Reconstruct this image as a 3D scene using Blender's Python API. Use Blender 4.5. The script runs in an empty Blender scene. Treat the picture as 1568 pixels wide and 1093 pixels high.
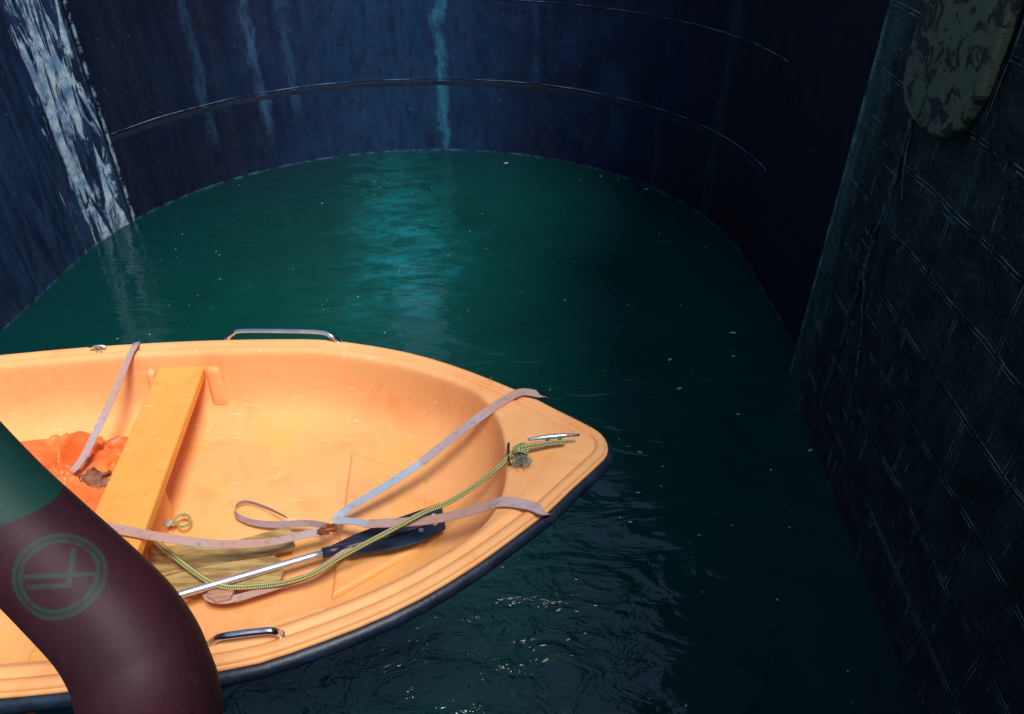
import bpy, bmesh, math, random
from mathutils import Vector, noise
random.seed(7)
S=bpy.context.scene
H=5.0; F=1108.0; PT=math.radians(34.8); cp,sp=math.cos(PT),math.sin(PT)
# survey helper: sight line of the measured photo intersected with a horizontal plane d metres below eye level
def P(u,v,d):
    dx=u-784; dy=v-546.5; s=d/(F*sp+dy*cp)
    return Vector((dx*s,(F*cp-dy*sp)*s,H-d))
# ---------------- materials
def mat(name):
    m=bpy.data.materials.new(name); m.use_nodes=True
    nt=m.node_tree; b=nt.nodes['Principled BSDF']; return m,nt,b
def N(nt,t,**k):
    n=nt.nodes.new(t)
    for a,v in k.items(): setattr(n,a,v)
    return n
def setin(nt,inp,x):
    if hasattr(x,'is_output'): nt.links.new(x,inp)
    else: inp.default_value=x
def M(nt,op,a,b=0.0,c=None):
    n=N(nt,'ShaderNodeMath',operation=op); setin(nt,n.inputs[0],a); setin(nt,n.inputs[1],b)
    if c is not None: setin(nt,n.inputs[2],c)
    return n.outputs[0]
def SS(nt,x,a,b,lo=0.0,hi=1.0):
    n=N(nt,'ShaderNodeMapRange',interpolation_type='SMOOTHSTEP')
    setin(nt,n.inputs[0],x); n.inputs[1].default_value=a; n.inputs[2].default_value=b
    n.inputs[3].default_value=lo; n.inputs[4].default_value=hi
    return n.outputs[0]
def MX(nt,f,a,b):
    n=N(nt,'ShaderNodeMix',data_type='RGBA')
    setin(nt,n.inputs[0],f)
    for i,x in ((6,a),(7,b)):
        if hasattr(x,'is_output'): nt.links.new(x,n.inputs[i])
        else: n.inputs[i].default_value=(x[0],x[1],x[2],1)
    return n.outputs[2]
def NZ(nt,vec,scale,detail=3,rough=.5,stretch=None,dist=0):
    if stretch:
        mp=N(nt,'ShaderNodeMapping'); mp.inputs['Scale'].default_value=stretch
        nt.links.new(vec,mp.inputs[0]); vec=mp.outputs[0]
    n=N(nt,'ShaderNodeTexNoise'); nt.links.new(vec,n.inputs['Vector'])
    n.inputs['Scale'].default_value=scale; n.inputs['Detail'].default_value=detail
    n.inputs['Roughness'].default_value=rough; n.inputs['Distortion'].default_value=dist
    return n.outputs[0]
def bump(nt,b,h,strength,dist):
    n=N(nt,'ShaderNodeBump'); nt.links.new(h,n.inputs['Height'])
    n.inputs['Strength'].default_value=strength; n.inputs['Distance'].default_value=dist
    nt.links.new(n.outputs[0],b.inputs['Normal']); return n
def objc(nt): return N(nt,'ShaderNodeTexCoord').outputs['Object']
def uvc(nt): return N(nt,'ShaderNodeTexCoord').outputs['UV']
def simple(name,c1,c2,scale=8,rough=.5,metal=0,bs=.3,bd=.004,stretch=None,detail=4):
    m,nt,b=mat(name); o=objc(nt)
    n=NZ(nt,o,scale,detail,.6,stretch)
    nt.links.new(MX(nt,SS(nt,n,.35,.68),c1,c2),b.inputs['Base Color'])
    b.inputs['Roughness'].default_value=rough; b.inputs['Metallic'].default_value=metal
    if bs: bump(nt,b,NZ(nt,o,scale*5,3,.6,stretch),bs,bd)
    return m
# boat gelcoat
def mk_gel(name,a,bcol,dirt):
    m,nt,b=mat(name); o=objc(nt)
    n=NZ(nt,o,2.2,4,.6); c=MX(nt,SS(nt,n,.3,.7),a,bcol)
    st=NZ(nt,o,5,6,.7,(1,1,.35),.8); c=MX(nt,SS(nt,st,.48,.75,0,.7),c,dirt)
    gr=NZ(nt,o,38,5,.75); c=MX(nt,SS(nt,gr,.58,.80,0,.5),c,(.50,.26,.12))
    sc=NZ(nt,o,60,2,.5,(.12,1,1)); c=MX(nt,SS(nt,sc,.67,.76,0,.35),c,(.93,.76,.56))
    ch=NZ(nt,o,16,4,.7,(1,.25,1)); c=MX(nt,SS(nt,ch,.60,.78,0,.6),c,(.93,.68,.42))
    sx=N(nt,'ShaderNodeSeparateXYZ'); nt.links.new(o,sx.inputs[0])
    low=SS(nt,sx.outputs[2],H-2.25,H-2.12,1,0); bl=NZ(nt,o,3.5,5,.7)
    c=MX(nt,M(nt,'MULTIPLY',low,SS(nt,bl,.42,.66,0,.65)),c,(.84,.45,.11))
    nt.links.new(c,b.inputs['Base Color'])
    nt.links.new(SS(nt,n,.3,.7,.46,.62),b.inputs['Roughness']); b.inputs['Specular IOR Level'].default_value=.35
    bump(nt,b,NZ(nt,o,14,3,.5),.12,.01)
    return m
gel=mk_gel('orange_gelcoat',(.92,.41,.155),(.94,.475,.185),(.87,.31,.10))
gelY=mk_gel('orange_gelcoat_seat',(.88,.37,.075),(.90,.43,.10),(.74,.25,.04))
navy=simple('navy_rubber',(.004,.010,.028),(.012,.026,.055),12,.45)
steel=simple('stainless_steel',(.55,.58,.62),(.7,.72,.75),20,.22,1,.05)
alum=simple('aluminium_tube',(.6,.62,.68),(.8,.82,.88),14,.35,.85,.05)
bluepl=simple('dark_blue_plastic',(.006,.011,.028),(.016,.030,.060),10,.42)
wood=simple('worn_wood',(.50,.36,.13),(.24,.14,.05),6,.65,0,.5,.004,(1,7,7))
woodp=simple('pink_worn_wood',(.50,.27,.18),(.32,.16,.10),7,.6,0,.5,.004,(1,7,7))
tarpm=simple('orange_tarpaulin',(.88,.22,.05),(.78,.14,.025),5,.4,0,.4,.01)
brown=simple('brown_canvas',(.30,.13,.07),(.05,.02,.015),9,.7,0,.5,.01)
rust=simple('rusty_steel',(.36,.09,.03),(.18,.05,.03),30,.6,.4)
tuftm=simple('frayed_fibre',(.26,.28,.20),(.12,.13,.09),40,.9)
blackm=simple('black_rubber',(.004,.004,.006),(.010,.009,.011),15,.75)
deckm=simple('ship_deck_paint',(.05,.02,.03),(.03,.012,.02),5,.5)
flk=simple('debris_flakes',(.85,.90,.86),(.60,.45,.20),2,.6,0,0)
# webbing
m,nt,b=mat('strap_webbing'); strapm=m
uv=uvc(nt); sx=N(nt,'ShaderNodeSeparateXYZ'); nt.links.new(uv,sx.inputs[0])
o=objc(nt)
big=NZ(nt,o,3.1,2); c=MX(nt,SS(nt,big,.38,.62),(.50,.24,.16),(.44,.32,.34))
wv=M(nt,'SINE',M(nt,'MULTIPLY',sx.outputs[0],700.0)); wv2=M(nt,'SINE',M(nt,'MULTIPLY',sx.outputs[1],32.0))
wt=M(nt,'MULTIPLY',wv,wv2); c=MX(nt,SS(nt,wt,-.4,.7,0,.55),c,(.72,.62,.62))
c=MX(nt,SS(nt,NZ(nt,o,45,4,.7),.5,.75,0,.6),c,(.22,.13,.11))
nt.links.new(c,b.inputs['Base Color']); b.inputs['Roughness'].default_value=.8
bump(nt,b,wt,.45,.002)
m2=strapm.copy(); m2.name='strap_webbing_blue'; strapb=m2
for n in m2.node_tree.nodes:
    if n.type=='MIX' and tuple(round(x,2) for x in n.inputs[6].default_value[:3])==(.50,.24,.16):
        n.inputs[6].default_value=(.30,.44,.55,1); n.inputs[7].default_value=(.44,.50,.58,1)
# rope
m,nt,b=mat('braided_rope'); ropem=m
uv=uvc(nt); sx=N(nt,'ShaderNodeSeparateXYZ'); nt.links.new(uv,sx.inputs[0])
a1=M(nt,'ADD',M(nt,'MULTIPLY',sx.outputs[0],420.0),M(nt,'MULTIPLY',sx.outputs[1],12.566))
a2=M(nt,'SUBTRACT',M(nt,'MULTIPLY',sx.outputs[0],420.0),M(nt,'MULTIPLY',sx.outputs[1],12.566))
br=M(nt,'MULTIPLY',M(nt,'SINE',a1),M(nt,'SINE',a2))
c=MX(nt,SS(nt,br,-.25,.3),(.09,.13,.06),(.62,.58,.20))
nt.links.new(c,b.inputs['Base Color']); b.inputs['Roughness'].default_value=.7; bump(nt,b,br,.6,.003)
# ---------------- mesh helpers
def newobj(name,verts,faces,m,smooth=True,uvs=None,parent=None):
    me=bpy.data.meshes.new(name); me.from_pydata([tuple(v) for v in verts],[],faces)
    if uvs:
        l=me.uv_layers.new(name='UVMap')
        for p in me.polygons:
            for li,vi in zip(p.loop_indices,p.vertices): l.data[li].uv=uvs[vi]
    me.materials.append(m)
    if smooth:
        for p in me.polygons: p.use_smooth=True
    ob=bpy.data.objects.new(name,me); S.collection.objects.link(ob)
    if parent: ob.parent=parent
    return ob
def empty(name):
    e=bpy.data.objects.new(name,None); S.collection.objects.link(e); return e
def spline(pts,n=8,closed=False):
    out=[]; L=len(pts)
    for i in range(L-1):
        p0=pts[max(i-1,0)];p1=pts[i];p2=pts[i+1];p3=pts[min(i+2,L-1)]
        for k in range(n):
            t=k/n
            out.append(.5*((2*p1)+(p2-p0)*t+(2*p0-5*p1+4*p2-p3)*t*t+(3*p1-p0-3*p2+p3)*t**3))
    out.append(pts[-1]); return out
def tube(name,pts,r,m,n=8,seg=12,parent=None,rad=None,caps=True,smooth_path=True):
    path=spline(pts,n) if smooth_path else pts
    L=len(path); verts=[];uvs=[];faces=[]; ln=0; prev=None
    for i,p in enumerate(path):
        t=(path[min(i+1,L-1)]-path[max(i-1,0)]).normalized()
        if prev is None:
            up=Vector((0,0,1)) if abs(t.z)<.9 else Vector((1,0,0)); x=t.cross(up).normalized()
        else: x=(prev-t*prev.dot(t)).normalized()
        prev=x; y=t.cross(x)
        if i: ln+=(p-path[i-1]).length
        rr=rad(i/(L-1)) if rad else r
        for k in range(seg+1):
            a=2*math.pi*k/seg; verts.append(p+(x*math.cos(a)+y*math.sin(a))*rr); uvs.append((ln,k/seg))
    for i in range(L-1):
        for k in range(seg):
            a=i*(seg+1)+k; faces.append((a,a+1,a+seg+2,a+seg+1))
    if caps:
        faces.append(tuple(range(seg-1,-1,-1))); b0=(L-1)*(seg+1); faces.append(tuple(b0+k for k in range(seg)))
    return newobj(name,verts,faces,m,True,uvs,parent)
def ribbon(name,pts,w,m,n=8,th=.003,vertical=False,parent=None,twist=None):
    path=spline(pts,n); L=len(path); verts=[];uvs=[];faces=[];ln=0
    for i,p in enumerate(path):
        t=(path[min(i+1,L-1)]-path[max(i-1,0)]).normalized()
        side=t.cross(Vector((0,0,1)))
        side=side.normalized() if side.length>.01 else Vector((1,0,0))
        nr=side.cross(t).normalized()
        ang=(math.pi/2*.8 if vertical else 0)+(twist(i/(L-1)) if twist else .22*noise.noise(p*5))
        s2=side*math.cos(ang)+nr*math.sin(ang); n2=s2.cross(t).normalized()
        if i: ln+=(p-path[i-1]).length
        for a,bq,uu in ((-.5,-.5,0),(.5,-.5,1),(.5,.5,1),(-.5,.5,0)):
            verts.append(p+s2*w*a+n2*th*bq); uvs.append((ln,uu))
    for i in range(L-1):
        for k in range(4):
            a=i*4+k;b_=i*4+(k+1)%4; faces.append((a,b_,b_+4,a+4))
    faces.append((0,1,2,3)); q=(L-1)*4; faces.append((q+3,q+2,q+1,q))
    return newobj(name,verts,faces,m,False,uvs,parent)
def slab(name,poly,z0,z1,m,bev=.006,parent=None,seg=2):
    bm=bmesh.new(); vs=[bm.verts.new((p[0],p[1],z1 if len(p)<3 else p[2])) for p in poly]
    f=bm.faces.new(vs); bm.normal_update()
    if f.normal.z<0: f.normal_flip()
    r=bmesh.ops.extrude_face_region(bm,geom=[f])
    for v in [g for g in r['geom'] if isinstance(g,bmesh.types.BMVert)]: v.co.z-=(z1-z0)
    bmesh.ops.recalc_face_normals(bm,faces=bm.faces)
    me=bpy.data.meshes.new(name); bm.to_mesh(me); bm.free(); me.materials.append(m)
    ob=bpy.data.objects.new(name,me); S.collection.objects.link(ob)
    if parent: ob.parent=parent
    if bev:
        md=ob.modifiers.new('bev','BEVEL'); md.width=bev; md.segments=seg; md.limit_method='ANGLE'
    return ob
# ================= WATER
m,nt,b=mat('lock_water'); o=objc(nt)
sx=N(nt,'ShaderNodeSeparateXYZ'); nt.links.new(o,sx.inputs[0])
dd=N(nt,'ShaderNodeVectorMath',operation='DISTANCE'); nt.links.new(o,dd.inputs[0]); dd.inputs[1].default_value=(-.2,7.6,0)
mid_light=SS(nt,dd.outputs['Value'],1.0,9.0,1,0)  # brighter middle, darker surroundings: shading painted into the water colour
c=MX(nt,mid_light,(.001,.016,.023),(.0012,.055,.043))
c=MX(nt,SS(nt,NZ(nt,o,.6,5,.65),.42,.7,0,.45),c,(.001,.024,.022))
# reflected glow below the gate, painted into the water's base colour
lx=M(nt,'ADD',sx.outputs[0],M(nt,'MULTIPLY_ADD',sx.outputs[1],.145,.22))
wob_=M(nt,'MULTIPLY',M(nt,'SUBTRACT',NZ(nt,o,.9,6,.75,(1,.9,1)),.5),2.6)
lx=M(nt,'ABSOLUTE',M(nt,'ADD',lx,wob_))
glow_=M(nt,'MULTIPLY',SS(nt,lx,.0,1.25,1,0),M(nt,'MULTIPLY',SS(nt,sx.outputs[1],6.9,9.2),SS(nt,sx.outputs[1],10.5,14.6,1,.30)))
glow_=M(nt,'MULTIPLY',glow_,SS(nt,NZ(nt,o,2.2,7,.78,(.9,1.6,1),.6),.38,.66,.10,1))
c=MX(nt,glow_,c,(.005,.155,.175))
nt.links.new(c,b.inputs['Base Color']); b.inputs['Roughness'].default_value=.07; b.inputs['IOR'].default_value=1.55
r1=NZ(nt,o,1.3,3,.5,(.7,1.6,1),.8); r2=NZ(nt,o,7,4,.6,(.6,1.6,1),.5); r3=NZ(nt,o,2.8,4,.6,(.8,1.3,1),1.2)
db=N(nt,'ShaderNodeVectorMath',operation='DISTANCE'); nt.links.new(o,db.inputs[0]); db.inputs[1].default_value=(-.8,3.4,0)
near=SS(nt,db.outputs['Value'],.8,2.4,1,0)
patch=SS(nt,NZ(nt,o,.5,3,.6),.42,.64,.15,1.0)
hh=M(nt,'ADD',M(nt,'MULTIPLY',r1,M(nt,'MULTIPLY_ADD',near,.02,.042)),M(nt,'MULTIPLY',r2,M(nt,'MULTIPLY',patch,.0070)))
hh=M(nt,'ADD',hh,M(nt,'MULTIPLY',r3,M(nt,'MULTIPLY',near,.055)))
bump(nt,b,hh,1,1.0)
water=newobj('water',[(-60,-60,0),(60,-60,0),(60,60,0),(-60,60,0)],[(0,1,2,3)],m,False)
# ================= CURVED STEEL WALL
C=Vector((-1.5,9.65)); R=5.0; WT=8.0
m,nt,b=mat('painted_steel_plate'); steelwall=m
uv=uvc(nt); sx=N(nt,'ShaderNodeSeparateXYZ'); nt.links.new(uv,sx.inputs[0]); U,V=sx.outputs[0],sx.outputs[1]
def A(deg): return R*math.radians(deg)
c=MX(nt,SS(nt,NZ(nt,uv,.8,5,.65),.38,.66),(.0030,.009,.040),(.0040,.018,.066))
st=NZ(nt,uv,1.0,5,.65,(4,.5,1),.3); c=MX(nt,SS(nt,st,.52,.80,0,.4),c,(.009,.044,.11))
st2=NZ(nt,uv,1.0,5,.65,(4,1.2,1),.3); c=MX(nt,SS(nt,st2,.52,.72,0,.7),c,(.002,.004,.015))
gr=NZ(nt,uv,2.6,6,.72); c=MX(nt,SS(nt,gr,.50,.70,0,.6),c,(.008,.032,.085))
jag=M(nt,'MULTIPLY',M(nt,'SUBTRACT',NZ(nt,uv,2.2,5,.7,(1,.7,1)),.5),.5)
Uj=M(nt,'ADD',U,jag)
brk=SS(nt,NZ(nt,uv,3.4,5,.7,(2,.6,1)),.36,.6,.25,1)
def streak(c,deg,wd,z0,z1,col,amt,fade=.5):
    f=SS(nt,M(nt,'ABSOLUTE',M(nt,'SUBTRACT',Uj,A(deg))),wd*.25,wd,amt,0)
    f=M(nt,'MULTIPLY',M(nt,'MULTIPLY',f,brk),SS(nt,V,z0-fade,z0)); f=M(nt,'MULTIPLY',f,SS(nt,V,z1,z1+fade,1,0))
    return MX(nt,f,c,col)
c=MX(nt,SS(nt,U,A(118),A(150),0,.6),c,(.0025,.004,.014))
c=streak(c,97,2.6,-.5,4.5,(.006,.046,.125),.75)
c=streak(c,88.5,.15,.3,3,(.03,.17,.30),.85)
c=streak(c,128,.15,.9,3,(.04,.10,.20),.75)
c=streak(c,121,.14,1.3,3,(.03,.085,.17),.6)
c=streak(c,140,.12,1.0,3,(.02,.06,.13),.6)
c=streak(c,36,.08,.1,1.2,(.03,.08,.20),.7)
c=streak(c,19.5,.26,0,4,(.022,.050,.07),.7)
c=streak(c,47,.3,.6,1.6,(.010,.05,.12),.6)
c=streak(c,67,.12,1.5,3,(.010,.05,.12),.6)
# plating darkens towards the recess: shade painted into its colour
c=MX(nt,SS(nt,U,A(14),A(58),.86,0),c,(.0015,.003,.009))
c=streak(c,19.5,.20,0,4,(.02,.045,.06),.45)
jn=M(nt,'MULTIPLY',M(nt,'SUBTRACT',NZ(nt,uv,1.0,4,.6,(3,1,1)),.5),.9)
left=SS(nt,U,A(163.1),A(163.6))
c=MX(nt,M(nt,'MULTIPLY',left,SS(nt,NZ(nt,uv,1.0,5,.7,(5,.8,1),.6),.38,.62,.15,.85)),c,(.018,.046,.12))
# lime / white paint runs at the left joint
band=SS(nt,M(nt,'ABSOLUTE',M(nt,'SUBTRACT',M(nt,'ADD',U,jn),A(168.8))),.20,1.05,1,0)
wn=NZ(nt,uv,1.0,7,.66,(6,1.1,1),1.2)
wm=M(nt,'MULTIPLY',SS(nt,M(nt,'MULTIPLY',wn,M(nt,'MULTIPLY_ADD',band,.42,.60)),.465,.535),left)
c=MX(nt,wm,c,MX(nt,SS(nt,NZ(nt,uv,4,6,.75),.35,.65),(.11,.23,.40),(.52,.67,.78)))
f=SS(nt,M(nt,'ABSOLUTE',M(nt,'SUBTRACT',M(nt,'ADD',U,M(nt,'MULTIPLY',jag,.12)),A(162.4))),.015,.040,.9,0)
c=MX(nt,M(nt,'MULTIPLY',f,SS(nt,NZ(nt,uv,4,5,.75),.44,.56)),c,(.28,.40,.50))
tm=NZ(nt,uv,3,4,.7); c=MX(nt,M(nt,'MULTIPLY',SS(nt,V,.015,.04,1,0),SS(nt,tm,.42,.6)),c,(.05,.14,.22))
sp_=NZ(nt,uv,9,3,.6); c=MX(nt,SS(nt,sp_,.65,.73,0,.7),c,(.07,.085,.10))
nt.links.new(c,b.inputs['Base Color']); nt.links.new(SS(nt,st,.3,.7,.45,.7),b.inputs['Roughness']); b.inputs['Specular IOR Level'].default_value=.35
hb=M(nt,'ADD',M(nt,'MULTIPLY',NZ(nt,uv,1.3,3),1.0),M(nt,'MULTIPLY',NZ(nt,uv,14,4,.6),.16))
bump(nt,b,hb,.6,.05)
gate=empty('lock_gate')
prof=[]
for i in range(0,161):
    ph=math.radians(i*180/160); prof.append((C.x+R*math.cos(ph),C.y+R*math.sin(ph),R*ph))
prof=[(3.52,6.9,-2.75)]+prof
for k in range(1,12): prof.append((C.x-R,C.y-k*1.3,R*math.pi+k*1.3))
zs=[-.6,0,.3,.7,1.1,1.4,2.0,2.9,3.15,3.4,4.2,5,6,7,WT]
verts=[];uvs=[];faces=[]
for x,y,a in prof:
    for z in zs: verts.append((x,y,z)); uvs.append((a,z))
nz=len(zs)
N0,N1=91,105
for i in range(len(prof)-1):
    am=(prof[i][2]+prof[i+1][2])/2
    for k in range(nz-1):
        if A(N0)<am<A(N1) and 2.9<=zs[k]: continue   # unseen notch added in the gate top so the water reflects sky
        a=i*nz+k; faces.append((a,a+1,a+nz+1,a+nz))
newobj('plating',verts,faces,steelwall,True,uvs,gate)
m,nt,b=mat('weld_bead'); o=objc(nt); n=NZ(nt,o,1.6,5,.7)
nt.links.new(MX(nt,SS(nt,n,.40,.62),(.008,.020,.05),(.15,.27,.36)),b.inputs['Base Color']); b.inputs['Roughness'].default_value=.6
seam=m
def ring(name,z,hh_,pr,a0,a1,m):
    verts=[];faces=[];n=150
    for i in range(n+1):
        ph=math.radians(a0+(a1-a0)*i/n); zz_=z+.012*noise.noise(Vector((i*.15,z,0)))
        for rr,zz in ((R+.02,zz_-hh_),(R-pr,zz_-hh_),(R-pr,zz_+hh_*.6),(R+.02,zz_+hh_)): verts.append((C.x+rr*math.cos(ph),C.y+rr*math.sin(ph),zz))
    for i in range(n):
        for k in range(3): a=i*4+k; faces.append((a,a+1,a+5,a+4))
    return newobj(name,verts,faces,m,False,None,gate)
ring('weld_seam_lower',1.42,.006,.006,0,162,seam); ring('weld_seam_upper',2.84,.006,.006,0,80,seam)
drk=simple('dark_plate',(.002,.005,.018),(.005,.014,.046),2.5,.7)
ring('lap_joint_lower',1.34,.045,.002,0,162,drk)
for dg in (N0-.25,N1+.25):  # unseen posts edging the added notch
    ph=math.radians(dg); q=C+Vector((math.cos(ph),math.sin(ph)))*R
    tube('notch_post',[Vector((q.x,q.y,2.93)),Vector((q.x,q.y,8))],.06,drk,2,8,gate)
# ================= RIGHT MASONRY WALL
m,nt,b=mat('wet_black_masonry'); mas=m
uv=uvc(nt); sx=N(nt,'ShaderNodeSeparateXYZ'); nt.links.new(uv,sx.inputs[0]); U,V=sx.outputs[0],sx.outputs[1]
wob=N(nt,'ShaderNodeVectorMath',operation='ADD'); nn=N(nt,'ShaderNodeTexNoise'); nt.links.new(uv,nn.inputs['Vector']); nn.inputs['Scale'].default_value=2.5; nn.inputs['Detail'].default_value=5
sc=N(nt,'ShaderNodeVectorMath',operation='SCALE'); nt.links.new(nn.outputs['Color'],sc.inputs[0]); sc.inputs['Scale'].default_value=.05
nt.links.new(uv,wob.inputs[0]); nt.links.new(sc.outputs[0],wob.inputs[1])
def bricks(ms):
    bk=N(nt,'ShaderNodeTexBrick'); nt.links.new(wob.outputs[0],bk.inputs['Vector'])
    bk.inputs['Scale'].default_value=1; bk.inputs['Brick Width'].default_value=1.05; bk.inputs['Row Height'].default_value=.50; bk.inputs['Mortar Size'].default_value=ms; bk.inputs['Mortar Smooth'].default_value=.2
    bk.inputs['Color1'].default_value=(1,1,1,1);bk.inputs['Color2'].default_value=(.5,.5,.5,1);bk.inputs['Mortar'].default_value=(.7,.7,.7,1); return bk
bk=bricks(.010); bk2=bricks(.024)
n1=NZ(nt,uv,3,6,.7); n2=NZ(nt,uv,22,4,.7); n3=NZ(nt,uv,1.1,4,.7,(3,.7,1))
c=MX(nt,SS(nt,n1,.38,.68),(.010,.018,.020),(.032,.055,.056))
bs=N(nt,'ShaderNodeSeparateColor'); nt.links.new(bk.outputs['Color'],bs.inputs[0])
c=MX(nt,SS(nt,bs.outputs[0],.5,1,0,.35),c,(.006,.010,.012))
c=MX(nt,SS(nt,n3,.50,.68,0,.65),c,(.040,.076,.072))
c=MX(nt,SS(nt,NZ(nt,uv,1.7,5,.75,(2,.8,1)),.60,.72,0,.5),c,(.060,.055,.035))
rimf=M(nt,'SUBTRACT',bk2.outputs['Fac'],bk.outputs['Fac'])
pm=NZ(nt,uv,3.3,4,.7)
c=MX(nt,M(nt,'MULTIPLY',SS(nt,rimf,.1,.9,0,.85),SS(nt,pm,.44,.60)),c,(.25,.36,.37))
c=MX(nt,bk.outputs['Fac'],c,(.002,.003,.004))
scr=NZ(nt,uv,1,2,.5,(1.6,42,1),.2); scr2=NZ(nt,uv,1,2,.5,(36,1.8,1),.3)
c=MX(nt,M(nt,'MULTIPLY',SS(nt,scr,.67,.71,0,.9),SS(nt,pm,.44,.58)),c,(.34,.48,.49))
c=MX(nt,M(nt,'MULTIPLY',SS(nt,scr2,.66,.71,0,.9),SS(nt,n1,.45,.6)),c,(.26,.40,.40))
edge=SS(nt,U,.0,.75,1,0); algae=NZ(nt,uv,1,6,.72,(9,1.3,1),.5)  # teal algae strip, with the lit look of the corner painted in
c=MX(nt,M(nt,'MULTIPLY',edge,SS(nt,algae,.38,.62,.15,.9)),c,(.065,.16,.145))
e2=M(nt,'MULTIPLY',SS(nt,U,.02,.09,1,0),SS(nt,NZ(nt,uv,5,5,.7),.4,.6)); c=MX(nt,e2,c,(.18,.36,.32))  # thin lit edge of the corner, painted into the colour
nt.links.new(c,b.inputs['Base Color']); nt.links.new(SS(nt,n1,.35,.65,.20,.5),b.inputs['Roughness'])
hb=M(nt,'ADD',M(nt,'MULTIPLY',n1,.7),M(nt,'MULTIPLY',n2,.28)); hb=M(nt,'SUBTRACT',hb,M(nt,'MULTIPLY',bk2.outputs['Fac'],.35))
bump(nt,b,hb,1.0,.08)
wall=empty('lock_wall')
p0=Vector((3.20,6.75)); p1=Vector((2.42,-3.0)); dr=(p1-p0).normalized(); nrm=Vector((-dr.y,dr.x))
if nrm.x>0: nrm=-nrm
Lw=(p1-p0).length; nu,nv=150,150; WH=10.5
verts=[];uvs=[];faces=[]
def wp(u,z,off=0):
    q=p0+dr*u+nrm*off; return Vector((q.x,q.y,z))
for i in range(nu+1):
    for k in range(nv+1):
        u=Lw*(i/nu)**1.2; z=-.6+(WH+.6)*(k/nv)
        n_=noise.fractal(Vector((u*1.2,z*1.2,3)),1,2,4)*.02
        if i==0: n_=noise.noise(Vector((0,z*3,7)))*.015
        verts.append(wp(u,z,n_)); uvs.append((u,z))
for i in range(nu):
    for k in range(nv):
        a=i*(nv+1)+k; faces.append((a,a+1,a+nv+2,a+nv+1))
newobj('front_face',verts,faces,mas,True,uvs,wall)
v=[wp(0,-.6,0),wp(0,WH,0),Vector((9,7.0,WH)),Vector((9,7.0,-.6))]
newobj('recess_return',v,[(0,1,2,3)],mas,False,[(0,-.6),(0,WH),(6,WH),(6,-.6)],wall)
newobj('coping',[wp(0,WH),wp(Lw,WH),Vector((9,-3,WH)),Vector((9,7,WH))],[(0,1,2,3)],mas,False,[(0,0),(9,0),(9,6),(0,6)],wall)
wet=simple('wet_tar_joint',(.010,.022,.024),(.07,.14,.15),12,.10,0,.9,.012)
uj=1.08
pts=[]
for k in range(92):
    z=-.05+k*.055; pts.append(wp(uj+noise.noise(Vector((z*1.6,2,0)))*.06+noise.noise(Vector((z*7,2,0)))*.014+ (z/5)*.05,z,.012+.02*abs(noise.noise(Vector((z*4,5,0))))))
tube('tar_joint',pts,.02,wet,3,8,wall,rad=lambda t:.006+.036*(.12+t)*abs(noise.noise(Vector((t*40,1,1)))+.45))
for (ua,za,ub,zb) in ((1.08,2.05,1.5,1.4),(1.1,2.6,.95,2.2),(1.5,1.4,1.62,.9),(1.1,3.3,1.35,2.75),(1.10,3.0,1.22,2.3)):
    pts=[wp(ua+(ub-ua)*t/6+random.uniform(-.03,.03),za+(zb-za)*t/6,.015) for t in range(7)]
    tube('tar_branch',pts,.01,wet,3,6,wall,rad=lambda t:.014*(1-t)+.003)
# algae covered fender pad, rounded foot
m,nt,b=mat('flaking_olive_paint'); o=objc(nt)
n1=NZ(nt,o,5.5,6,.65,(1,1,1.3),.9); n2=NZ(nt,o,26,4,.6)
c=MX(nt,SS(nt,n1,.51,.56),(.13,.16,.09),(.018,.030,.024)); c=MX(nt,SS(nt,n2,.5,.75,0,.5),c,(.20,.22,.13))
nt.links.new(c,b.inputs['Base Color']); b.inputs['Roughness'].default_value=.5
bump(nt,b,M(nt,'SUBTRACT',M(nt,'MULTIPLY',n2,.3),SS(nt,n1,.51,.56)),.8,.02)
fend=m
def Pw(u,v):
    dx=u-784; dy=v-546.5; d=Vector((dx,F*cp-dy*sp,-(F*sp+dy*cp)))
    den=d.x*nrm.x+d.y*nrm.y; t=(p0.x*nrm.x+p0.y*nrm.y)/den; q=d*t
    return (Vector((q.x,q.y))-p0).dot(dr), q.z+H
uvp=[Pw(*q) for q in ((1408,90),(1401,130),(1404,160),(1414,180),(1430,198),(1449,209),(1468,211),(1486,202),(1500,182))]
u0=uvp[0][0]; u1=uvp[-1][0]+.08; zt=WH
outl=[(u0,zt)]+[(u0,3.9)]+uvp+[(u1,3.75),(u1,zt)]
bm=bmesh.new(); vs=[bm.verts.new(wp(u,z,.02)) for u,z in outl]; f=bm.faces.new(vs)
r=bmesh.ops.extrude_face_region(bm,geom=[f])
for vv in [g for g in r['geom'] if isinstance(g,bmesh.types.BMVert)]: vv.co+=Vector((nrm.x,nrm.y,0))*.08
bmesh.ops.recalc_face_normals(bm,faces=bm.faces)
me=bpy.data.meshes.new('fender_pad'); bm.to_mesh(me); bm.free(); me.materials.append(fend)
fo=bpy.data.objects.new('fender_pad',me); S.collection.objects.link(fo)
md=fo.modifiers.new('b','BEVEL'); md.width=.025; md.segments=3; md.limit_method='ANGLE'; md.angle_limit=math.radians(50)
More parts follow.
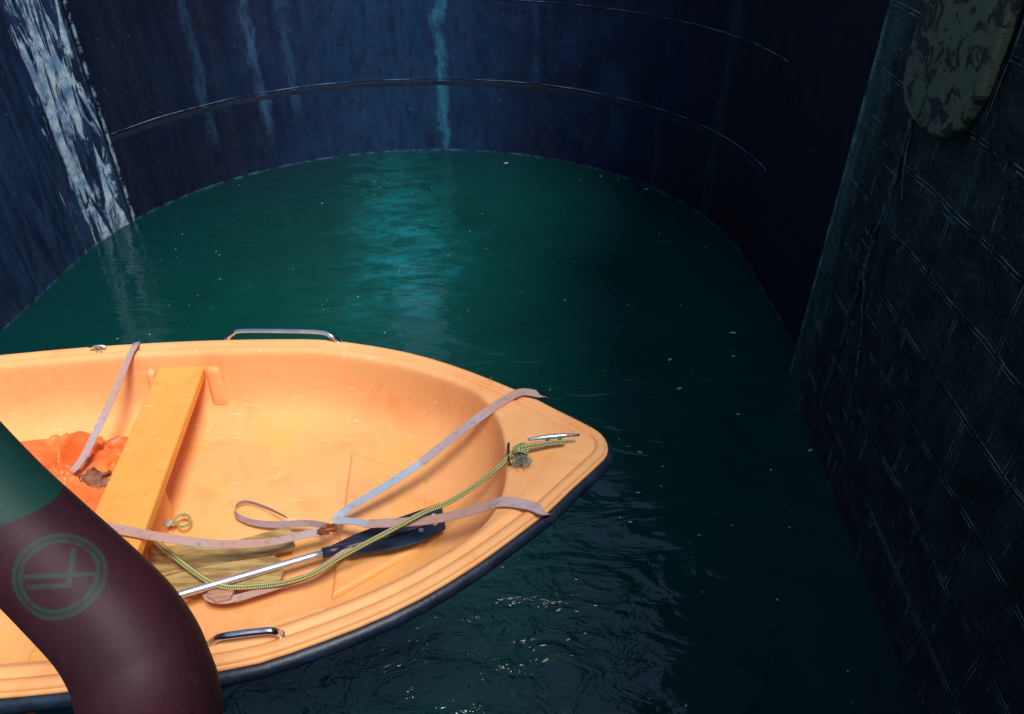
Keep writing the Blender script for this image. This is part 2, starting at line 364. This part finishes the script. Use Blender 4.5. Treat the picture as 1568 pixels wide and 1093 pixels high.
# ================= DINGHY
T=Vector((.36,2.155)); ax=Vector((-.9962,-.0872)); px=Vector((-.0872,.9962)); GZ=H-1.9
def B(s,v,d): q=T+ax*s+px*v; return Vector((q.x,q.y,GZ-d))
tab=[(0,0),(.1,.05),(.245,.108),(.405,.21),(.535,.333),(.6,.392),(.866,.665),(1.06,.812),(1.12,.838),(1.304,.868),(1.449,.868),(1.568,.848),(1.82,.76)]
def w(s):
    q=math.sqrt(max(s,0))
    for i in range(len(tab)-1):
        if q<=tab[i+1][0] or i==len(tab)-2:
            x0,y0=tab[i];x1,y1=tab[i+1]
            def sl(j):
                a=tab[max(j-1,0)];c_=tab[min(j+1,len(tab)-1)]; return (c_[1]-a[1])/(c_[0]-a[0])
            h=x1-x0;t=(q-x0)/h
            return (2*t**3-3*t*t+1)*y0+(t**3-2*t*t+t)*h*sl(i)+(-2*t**3+3*t*t)*y1+(t**3-t*t)*h*sl(i+1)
def dw(s): e=.004; return (w(s+e)-w(max(s-e,0)))/(e+min(s,e))
NF,NS,NT=14,30,6; SA=3.25; SF=.38; LL=.16
def side_s(j): return (SF+LL)+(SA-SF-LL)*j/NS
def outer(o,d,k=1,rake=0):
    r=[]
    for i in range(NF):
        s=(SF+LL)*(i/NF)**2
        if i==0: r.append((s+o,0,d)); continue
        t=dw(s);n=math.sqrt(1+t*t); r.append((s+o*t/n,(w(s)-o/n),d))
    for j in range(NS+1):
        s=side_s(j);t=dw(s);n=math.sqrt(1+t*t); r.append((min(s+o*t/n,SA-o),w(s)-o/n,d))
    for j in range(1,NT+1): r.append((SA-o,(w(SA)-o)*(1-j/NT),d))
    return [(s+rake*(1-s/SA),v*k,dd_) for s,v,dd_ in r]
def inner(o,d,sf,L,k=1):
    r=[]; sa=SA-o
    for i in range(NF):
        th=i/NF*math.pi/2; s=sf+L*(1-math.cos(th)**(2/2.6)); g=math.sin(th)**(2/2.6)
        t=dw(s); r.append((s,(w(s)-o*math.sqrt(1+t*t))*g*k,d))
    for j in range(NS+1):
        s=sf+L+(sa-sf-L)*j/NS; t=dw(s); r.append((s,(w(s)-o*math.sqrt(1+t*t))*k,d))
    for j in range(1,NT+1): r.append((sa,(w(sa)-o)*(1-j/NT)*k,d))
    return r
def mixr(a,b_,t,d): return [(x[0]*(1-t)+y[0]*t,x[1]*(1-t)+y[1]*t,d) for x,y in zip(a,b_)]
rings=[outer(0,.52,0,.40),outer(0,.50,.45,.34),outer(0,.42,.74,.25),outer(0,.28,.89,.14),outer(0,.12,.955,.05),outer(0,.05,.975,.02),
 outer(0,.035),outer(-.010,.03),outer(-.010,.006),outer(-.004,0),outer(.012,-.004),outer(.026,0),outer(.031,.009),outer(.036,.012)]
a_=outer(.040,.012); b_=inner(.080,.010,SF,LL)
rings+=[a_]+[mixr(a_,b_,t,.012-.012*math.sin(t*math.pi)) for t in (.2,.4,.6,.8,.93)]+[b_]
rings+=[inner(.088,.016,SF+.008,LL),inner(.094,.035,SF+.014,LL),inner(.105,.13,.42,.18),inner(.12,.21,.48,.20),inner(.15,.275,.55,.24),inner(.20,.32,.64,.28),inner(.28,.343,.75,.3),
 inner(.28,.350,.78,.3,.75),inner(.28,.353,.80,.3,.4),inner(.28,.355,.82,.3,0)]
verts=[];faces=[]
nh=len(rings[0]); full=2*nh-2
for r in rings:
    pts=[B(*q) for q in r]+[B(q[0],-q[1],q[2]) for q in reversed(r[1:-1])]
    verts+=pts
for i in range(len(rings)-1):
    for k in range(full):
        a=i*full+k;b2=i*full+(k+1)%full; faces.append((a,b2,b2+full,a+full))
boat=empty('dinghy')
hull=newobj('hull',verts,faces,gel,True,None,boat)
bm=bmesh.new(); bm.from_mesh(hull.data); bmesh.ops.remove_doubles(bm,verts=bm.verts,dist=.0004); bmesh.ops.recalc_face_normals(bm,faces=bm.faces); bm.to_mesh(hull.data); bm.free()
for p in hull.data.polygons: p.use_smooth=True
md=hull.modifiers.new('s','SUBSURF'); md.levels=1; md.render_levels=1
def strake(name,o,d,r,m):
    rr=outer(o,d); pts=[B(*q) for q in reversed(rr[:-NT])]+[B(q[0],-q[1],q[2]) for q in rr[1:-NT]]
    return tube(name,pts,r,m,1,10,boat,smooth_path=False)
strake('rubbing_strake',-.014,.056,.028,navy)
strake('rim_bead',-.008,.022,.010,gel)
def plan(name,pts,d0,d1,m,bev=.008):
    return slab(name,[tuple(B(s,v,0).xy) for s,v in pts],GZ-d1,GZ-d0,m,bev,boat,4)
plan('bow_panel',[(1.06,.40),(.72,.18),(.72,-.18),(1.06,-.40)],.322,.38,gel,.018)
def thw(s,v,d): return B(s+(v)*.05,v,d)
pl=[(1.71,.80),(1.92,.80),(1.92,-.80),(1.71,-.80)]
slab('thwart',[tuple(thw(s,v,0).xy) for s,v in pl],GZ-.130,GZ-.08,gelY,.010,boat,3)
plan('thwart_knee',[(1.76,.10),(1.87,.10),(1.87,-.10),(1.76,-.10)],.13,.36,gel,.01)
for sg in (1,-1):
    for (s0,s1) in ((1.640,1.704),(1.935,1.975)):
        bm=bmesh.new()
        tp=[thw(s0,sg*.81,.070),thw(s1,sg*.81,.070),thw(s1,sg*.745,.085),thw(s0,sg*.745,.085)]
        bt=[thw(s0+(-.03 if s0<1.9 else 0),sg*.80,.28),thw(s1,sg*.80,.28),thw(s1,sg*.71,.28),thw(s0+(-.02 if s0<1.9 else 0),sg*.71,.28)]
        vs=[bm.verts.new(p) for p in tp+bt]
        for f in ((0,1,2,3),(0,4,5,1),(1,5,6,2),(2,6,7,3),(3,7,4,0),(7,6,5,4)): bm.faces.new([vs[i] for i in f])
        bmesh.ops.recalc_face_normals(bm,faces=bm.faces)
        me=bpy.data.meshes.new('thwart_bracket'); bm.to_mesh(me); bm.free(); me.materials.append(gel)
        ob=bpy.data.objects.new('thwart_bracket',me); S.collection.objects.link(ob); ob.parent=boat
        md=ob.modifiers.new('b','BEVEL'); md.width=.020; md.segments=5
        for p in me.polygons: p.use_smooth=True
tube('far_grab_rail',[P(348,519,1.90),P(356,511,1.87),P(370,506.5,1.855),P(430,506.5,1.85),P(490,508.5,1.855),P(508,515,1.87),P(519,523,1.90)],.011,steel,6,12,boat)
tube('near_grab_rail',[P(322,985,1.90),P(335,976,1.87),P(355,972,1.855),P(395,967,1.855),P(418,966,1.86),P(429,972,1.895)],.011,steel,6,12,boat)
for u,v in ((348,519),(519,523),(429,972)):
    bpy.ops.mesh.primitive_cylinder_add(radius=.014,depth=.006,location=P(u,v,1.898)); q=bpy.context.object; q.name='rail_foot'; q.data.materials.append(steel); q.parent=boat
def cleat(name,a,b_,r):
    mid=(a+b_)/2; d=(b_-a)
    tube(name,[a,a+d*.25+Vector((0,0,.004)),mid+Vector((0,0,.005)),a+d*.75+Vector((0,0,.004)),b_],r,steel,6,10,boat,rad=lambda t:r*(.6+.6*math.sin(t*math.pi)))
    for k in (.38,.62): tube(name+'_leg',[a+d*k,a+d*k-Vector((0,0,.035))],r,steel,2,8,boat)
cleat('bow_cleat',P(808,673,1.855),P(887,666,1.855),.008)
cleat('side_cleat',P(136,532,1.88),P(162,530,1.88),.006)
tube('deck_eye',[P(779,678,1.90),P(779,702,1.885),P(782,712,1.90)],.004,blackm,4,8,boat)
# ================= STRAPS
W=.044
def strap(pts,m=strapm,**k): return ribbon('lashing_strap',pts,k.pop('w',W),m,**k)
strap([P(832,610,1.96),P(825,604,1.888),P(800,600,1.882),P(778,609,1.892),P(735,638,1.92),P(690,672,1.975),P(645,708,2.02)])
strap([P(648,706,2.018),P(600,738,2.055),P(550,768,2.09),P(528,782,2.11),P(512,797,2.12)],strapb,w=.040)
strap([P(836,790,1.96),P(830,782,1.888),P(808,773,1.882),P(770,768,1.888),P(740,776,1.93),P(690,790,1.99),P(640,798,2.03),P(560,802,2.08)])
strap([P(562,802,2.077),P(540,798,2.095),P(512,797,2.118)],strapb,w=.034)
strap([P(500,812,2.12),P(460,820,2.11),P(420,829,2.09),P(370,833,2.06),P(320,832,2.02),P(250,823,1.965),P(190,812,1.962),P(120,800,1.95),P(60,792,1.9)],w=.038)
strap([P(505,806,2.13),P(470,801,2.17),P(425,803,2.20),P(385,799,2.215),P(362,788,2.22),P(362,774,2.22),P(378,768,2.22),P(408,777,2.215),P(438,791,2.20)],vertical=True,w=.028)
strap([P(210,524,1.96),P(208,527,1.888),P(204,534,1.882),P(198,546,1.90),P(180,590,1.96),P(150,655,2.03),P(128,700,2.06),P(110,722,2.08)],w=.032)
strap([P(440,892,2.18),P(480,878,2.16),P(520,850,2.15),P(540,838,2.15)],w=.030)
strap([P(316,905,2.18),P(322,915,2.17),P(350,918,2.17),P(400,905,2.175),P(440,892,2.18)],w=.030)
strap([P(225,788,2.2),P(245,795,2.21),P(262,803,2.21)],strapb,w=.03)
hk=empty('strap_hook')
for (u,v,r) in ((506,808,.016),(497,813,.014)):
    c0=P(u,v,2.11); pts=[c0+Vector((math.cos(t)*r*1.3,math.sin(t)*r,.004*math.sin(3*t))) for t in [k*math.pi/6 for k in range(12)]]
    tube('link',pts,.006,rust,3,8,hk)
tube('pin',[P(486,814,2.10),P(516,808,2.10)],.008,rust,2,8,hk)
# ================= ROPE
rope=empty('mooring_rope')
tube('line',[P(866,677,1.878),P(845,678,1.866),P(820,682,1.862),P(800,686,1.866),P(785,695,1.885),P(755,722,1.92),P(715,752,1.955),P(680,772,1.975),P(650,784,1.99),P(600,811,2.02),P(560,832,2.05),P(520,854,2.09),P(480,878,2.13),P(440,891,2.15),P(400,897,2.16),P(350,899,2.15),P(320,890,2.13),P(290,870,2.12),P(262,848,2.12),P(240,829,2.13),P(225,815,2.15)],.0095,ropem,10,10,rope)
for k,(u,v,r) in enumerate(((797,686,.022),(801,690,.017),(793,691,.014))):
    c0=P(u,v,1.872); tube('knot',[c0+Vector((math.cos(t+k)*r,math.sin(t+k)*r*.8,.008*math.sin(2*t+k)+.004*k)) for t in [j*math.pi/5 for j in range(11)]],.008,ropem,4,10,rope)
for k in range(190):
    c0=P(799+random.gauss(0,6),704+random.gauss(0,4),1.885); d=Vector((random.gauss(0,1),random.gauss(-.4,1),random.uniform(0,.5))).normalized()*random.uniform(.012,.034)
    if k==0: tv=[];tf=[]
    sd=Vector((-d.y,d.x,0)).normalized()*.0016; i0=len(tv)
    tv+=[c0-sd,c0+sd,c0+d+sd*.4,c0+d-sd*.4]; tf.append((i0,i0+1,i0+2,i0+3))
newobj('frayed_end',tv,tf,tuftm,False,None,rope)
lp=[P(u,v,2.2) for u,v in ((262,806),(270,793),(280,787),(290,792),(288,803),(276,806),(268,797),(274,789),(284,790))]
coil=tube('rope_coil',lp,.005,ropem,6,8)
# ================= OAR
oar=empty('oar')
a=P(235,922,2.13); bq=P(500,845,2.16)
tube('shaft',[a,(a+bq)/2,bq],.0145,alum,4,14,oar)
tube('collar',[P(494,847,2.16),P(530,838,2.165)],.021,bluepl,2,14,oar,rad=lambda t:.021-.004*t)
bl=[P(505,838,2.17),P(545,822,2.18),P(610,797,2.18),P(676,774,2.18),P(683,812,2.18),P(650,833,2.18),P(600,846,2.18),P(540,851,2.17),P(512,850,2.17)]
slab('blade',[tuple(q.xy) for q in bl],H-2.175,H-2.160,bluepl,.005,oar,3)
tube('blade_rib',[P(520,841,2.157),P(600,819,2.157),P(655,803,2.158)],.010,bluepl,4,10,oar,rad=lambda t:.013*(1-t)+.003)
for (u,v,mm) in ((664,790,gel),(666,801,gel),(645,812,strapb)):
    bpy.ops.mesh.primitive_cylinder_add(radius=.010,depth=.006,location=P(u,v,2.157),vertices=20); q=bpy.context.object; q.name='blade_hole'; q.data.materials.append(mm); q.parent=oar
# ================= WOODEN PLANKS
def plank(pts,d,m,tilt=0):
    slab('wooden_plank',[tuple(P(u,v,d).xy) for u,v in pts],H-d-.018,H-d,m,.004)
plank([(205,868),(300,843),(442,805),(451,820),(443,826),(452,832),(446,840),(420,846),(330,862),(225,885)],2.19,wood)
plank([(240,885),(330,862),(420,850),(432,858),(428,866),(434,874),(428,890),(360,897),(300,903),(262,905)],2.165,wood)
plank([(318,902),(345,894),(358,903),(352,916),(330,920),(316,912)],2.155,woodp)
plank([(225,838),(300,830),(318,838),(230,862)],2.215,wood)
# ================= TARPAULIN heap aft of thwart
def heap(name,c,rx,ry,hz,m,seed,amp,fq=1.8):
    verts=[];faces=[];n=100
    for i in range(n+1):
        for k in range(n+1):
            a=-1+2*i/n;b3=-1+2*k/n; rr=math.sqrt(a*a+b3*b3)
            p=Vector((a*fq+seed,b3*fq,seed)); q=p+Vector((noise.noise(p*1.2),noise.noise(p*1.2+Vector((9,0,0))),0))*.6
            rd=1-abs(noise.noise(q*1.2))*1.6; rd2=1-abs(noise.noise(q*2.7+Vector((5,5,5))))*1.6
            z=max(0,1-rr**3)*hz*(.6+.45*noise.noise(p*.7))+amp*(rd-.5)+amp*.45*(rd2-.5)
            if rr>1: z-= (rr-1)*hz*1.5
            verts.append(c+Vector((a*rx+.04*noise.noise(p*2),b3*ry+.04*noise.noise(p*2.3),z)))
    for i in range(n):
        for k in range(n): q=i*(n+1)+k; faces.append((q,q+1,q+n+2,q+n+1))
    return newobj(name,verts,faces,m,True)
heap('tarpaulin',B(2.34,.16,.36),.40,.46,.18,tarpm,3.1,.09,1.5)
heap('canvas_bag',P(146,742,2.18),.09,.06,.06,brown,9.4,.04,1.2)
heap('tarpaulin',P(168,716,2.22),.15,.16,.10,tarpm,5.4,.07,1.3)
# ================= DAVIT (maroon arm with emblem)
m,nt,b=mat('maroon_davit_paint'); uv=uvc(nt); o=objc(nt)
sx=N(nt,'ShaderNodeSeparateXYZ'); nt.links.new(uv,sx.inputs[0]); U,V=sx.outputs[0],sx.outputs[1]
c=MX(nt,SS(nt,NZ(nt,o,4,5,.7),.35,.7),(.038,.007,.014),(.018,.0042,.009))
c=MX(nt,SS(nt,NZ(nt,o,22,4,.6),.64,.72,0,.7),c,(.010,.003,.006))
c=MX(nt,SS(nt,NZ(nt,o,50,3,.6,(1,1,.1)),.64,.74,0,.35),c,(.08,.035,.045))
def davit_cam(u,v,t): dx=(u-784)/F*t; dy=(v-546.5)/F*t; return Vector((dx,t*cp-dy*sp,H-(t*sp+dy*cp)))
DA=[(-350,400),(-190,575),(-36,745),(48,828),(116,893),(174,952),(208,1003),(226,1052)]
dpts=[davit_cam(u,v,1.10) for u,v in DA]
e_=dpts[-1]; dpts+= [e_+Vector((-.006,.004,-.06)),e_+Vector((-.030,.006,-.20)),e_+Vector((-.09,.006,-.60))]
davit=empty('davit')
arm=tube('arm',dpts,.085,m,10,44,davit,rad=lambda t:.077+.019*min(t/.7,1))
eye=Vector((0,0,H)); me=arm.data; l=me.uv_layers[0].data
def uvnear(u,v):
    tgt=(davit_cam(u,v,1.0)-eye).normalized(); best=None
    for p in me.polygons:
        if len(p.vertices)>4: continue
        d=(p.center-eye); ang=d.normalized().dot(tgt)
        if ang>.9998 and (best is None or d.length<best[0]): best=(d.length,p.index)
    if best is None: return (.5,.5)
    pp=me.polygons[best[1]]; return tuple(l[pp.loop_indices[0]].uv)
cu=uvnear(66,874); cg=uvnear(66,752)
def wrapd(a,c0):
    d=M(nt,'SUBTRACT',a,c0); return M(nt,'SUBTRACT',M(nt,'FRACT',M(nt,'ADD',d,.5)),.5)
du=M(nt,'SUBTRACT',U,cu[0]); dv=M(nt,'MULTIPLY',wrapd(V,cu[1]),2*math.pi*.086)
rr=M(nt,'SQRT',M(nt,'ADD',M(nt,'MULTIPLY',du,du),M(nt,'MULTIPLY',dv,dv)))
ringm=M(nt,'MULTIPLY',SS(nt,M(nt,'ABSOLUTE',M(nt,'SUBTRACT',rr,.053)),.0070,.0085,1,0),SS(nt,M(nt,'ABSOLUTE',M(nt,'SUBTRACT',rr,.053)),.0012,.0022,.35,1))
b1=M(nt,'MULTIPLY',SS(nt,M(nt,'ABSOLUTE',M(nt,'ADD',du,dv)),.004,.0055,1,0),SS(nt,rr,.046,.048,1,0))
b2_=M(nt,'MULTIPLY',SS(nt,M(nt,'ABSOLUTE',M(nt,'SUBTRACT',M(nt,'ADD',du,M(nt,'ABSOLUTE',dv)),.02)),.004,.0055,1,0),SS(nt,rr,.040,.042,1,0))
em=M(nt,'MAXIMUM',ringm,M(nt,'MAXIMUM',b1,b2_))
em=M(nt,'MULTIPLY',em,SS(nt,NZ(nt,o,30,4,.7),.35,.5,.45,1))
c=MX(nt,M(nt,'MULTIPLY',em,.65),c,(.011,.055,.038))
gx=M(nt,'SUBTRACT',U,cg[0]); gy=M(nt,'MULTIPLY',wrapd(V,cg[1]),.52)
gq=M(nt,'ADD',gx,M(nt,'MULTIPLY',M(nt,'MULTIPLY',gy,gy),5.0))
c=MX(nt,SS(nt,gq,.010,.012,1,0),c,(.004,.040,.032))
nt.links.new(c,b.inputs['Base Color']); b.inputs['Roughness'].default_value=.6; b.inputs['Specular IOR Level'].default_value=.3
bump(nt,b,NZ(nt,o,30,4,.6),.25,.004)
arm.data.materials[0]=m
# ================= own ship deck under the photographer
ship=empty('ship')
slab('deck',[(-9,-4),(9,-4),(2.0,.45),(-.2,.74),(-2.5,.74),(-9,.6)],H-1.75,H-1.65,deckm,.02,ship)
slab('hull_side',[(-9,-4),(1.6,-4),(1.6,.35),(-.2,.66),(-2.5,.66),(-9,.5)],-.5,H-1.76,blackm,.02,ship)
for x in (-2.3,-1.35):
    tube('boat_cradle',[Vector((x,.6,H-2.0)),Vector((x,1.2,H-2.42)),Vector((x,2.0,H-2.46)),Vector((x,2.6,H-2.36))],.035,blackm,5,10,ship)
# ================= floating debris
dv_=[];df=[]
def flake(p,sz,an,asp=.35):
    n=6;i0=len(dv_)
    for k in range(n):
        t=2*math.pi*k/n; x=math.cos(t)*sz*random.uniform(.8,1.1); y=math.sin(t)*sz*asp*random.uniform(.7,1.2)
        dv_.append((p.x+x*math.cos(an)-y*math.sin(an),p.y+x*math.sin(an)+y*math.cos(an),.006+.004*abs(math.cos(t))))
    df.append(tuple(range(i0,i0+n)))
for (u,v,s) in ((1122,510,.055),(1122,546,.032),(1026,551,.040),(1040,595,.044),(1130,635,.026),(980,693,.030),(927,716,.034),(977,755,.028),(965,800,.024),(855,935,.028),(883,937,.020),(1240,690,.032),(775,250,.050),(835,1012,.030),(1015,715,.018),(990,290,.040),(920,270,.030),(1012,745,.018),(930,555,.017),(865,460,.024),(870,980,.020),(1080,380,.024),(540,640,.01),(1338,880,.022),(1215,560,.024),(1180,720,.02),(1070,820,.016)):
    flake(P(u,v,H),s,random.uniform(-.6,.9))
for k in range(160):
    x=random.uniform(-5.5,2.6);y=random.uniform(2.5,13)
    if (x+1.5)**2+(y-9.65)**2<24 or y<9: flake(Vector((x,y,0)),random.uniform(.004,.013),random.uniform(0,3),.6)
newobj('floating_debris',dv_,df,flk,False)
# ================= CAMERA, LIGHT
cam=bpy.data.cameras.new('camera'); cam.sensor_width=36; cam.lens=F/1568*36; cam.clip_end=500; cam.clip_start=.05
co=bpy.data.objects.new('camera',cam); S.collection.objects.link(co); co.location=(0,0,H); co.rotation_euler=(math.radians(90-34.8),0,0); S.camera=co
W_=bpy.data.worlds.new('World'); S.world=W_; W_.use_nodes=True; nt=W_.node_tree
sky=nt.nodes.new('ShaderNodeTexSky'); sky.sky_type='NISHITA'; sky.sun_disc=False
sd=Vector((.30,-.42,1)).normalized()
el=math.asin(sd.z); sky.sun_elevation=el; sky.sun_rotation=math.atan2(sd.x,sd.y)
nt.links.new(sky.outputs[0],nt.nodes['Background'].inputs[0]); nt.nodes['Background'].inputs[1].default_value=.15
sl=bpy.data.lights.new('sun','SUN'); sl.energy=3.7; sl.angle=math.radians(16); sl.color=(1,.95,.88)
so=bpy.data.objects.new('sun',sl); S.collection.objects.link(so); so.rotation_euler=sd.to_track_quat('Z','Y').to_euler()
S.view_settings.view_transform='Standard'; S.view_settings.look='None'; S.view_settings.exposure=0
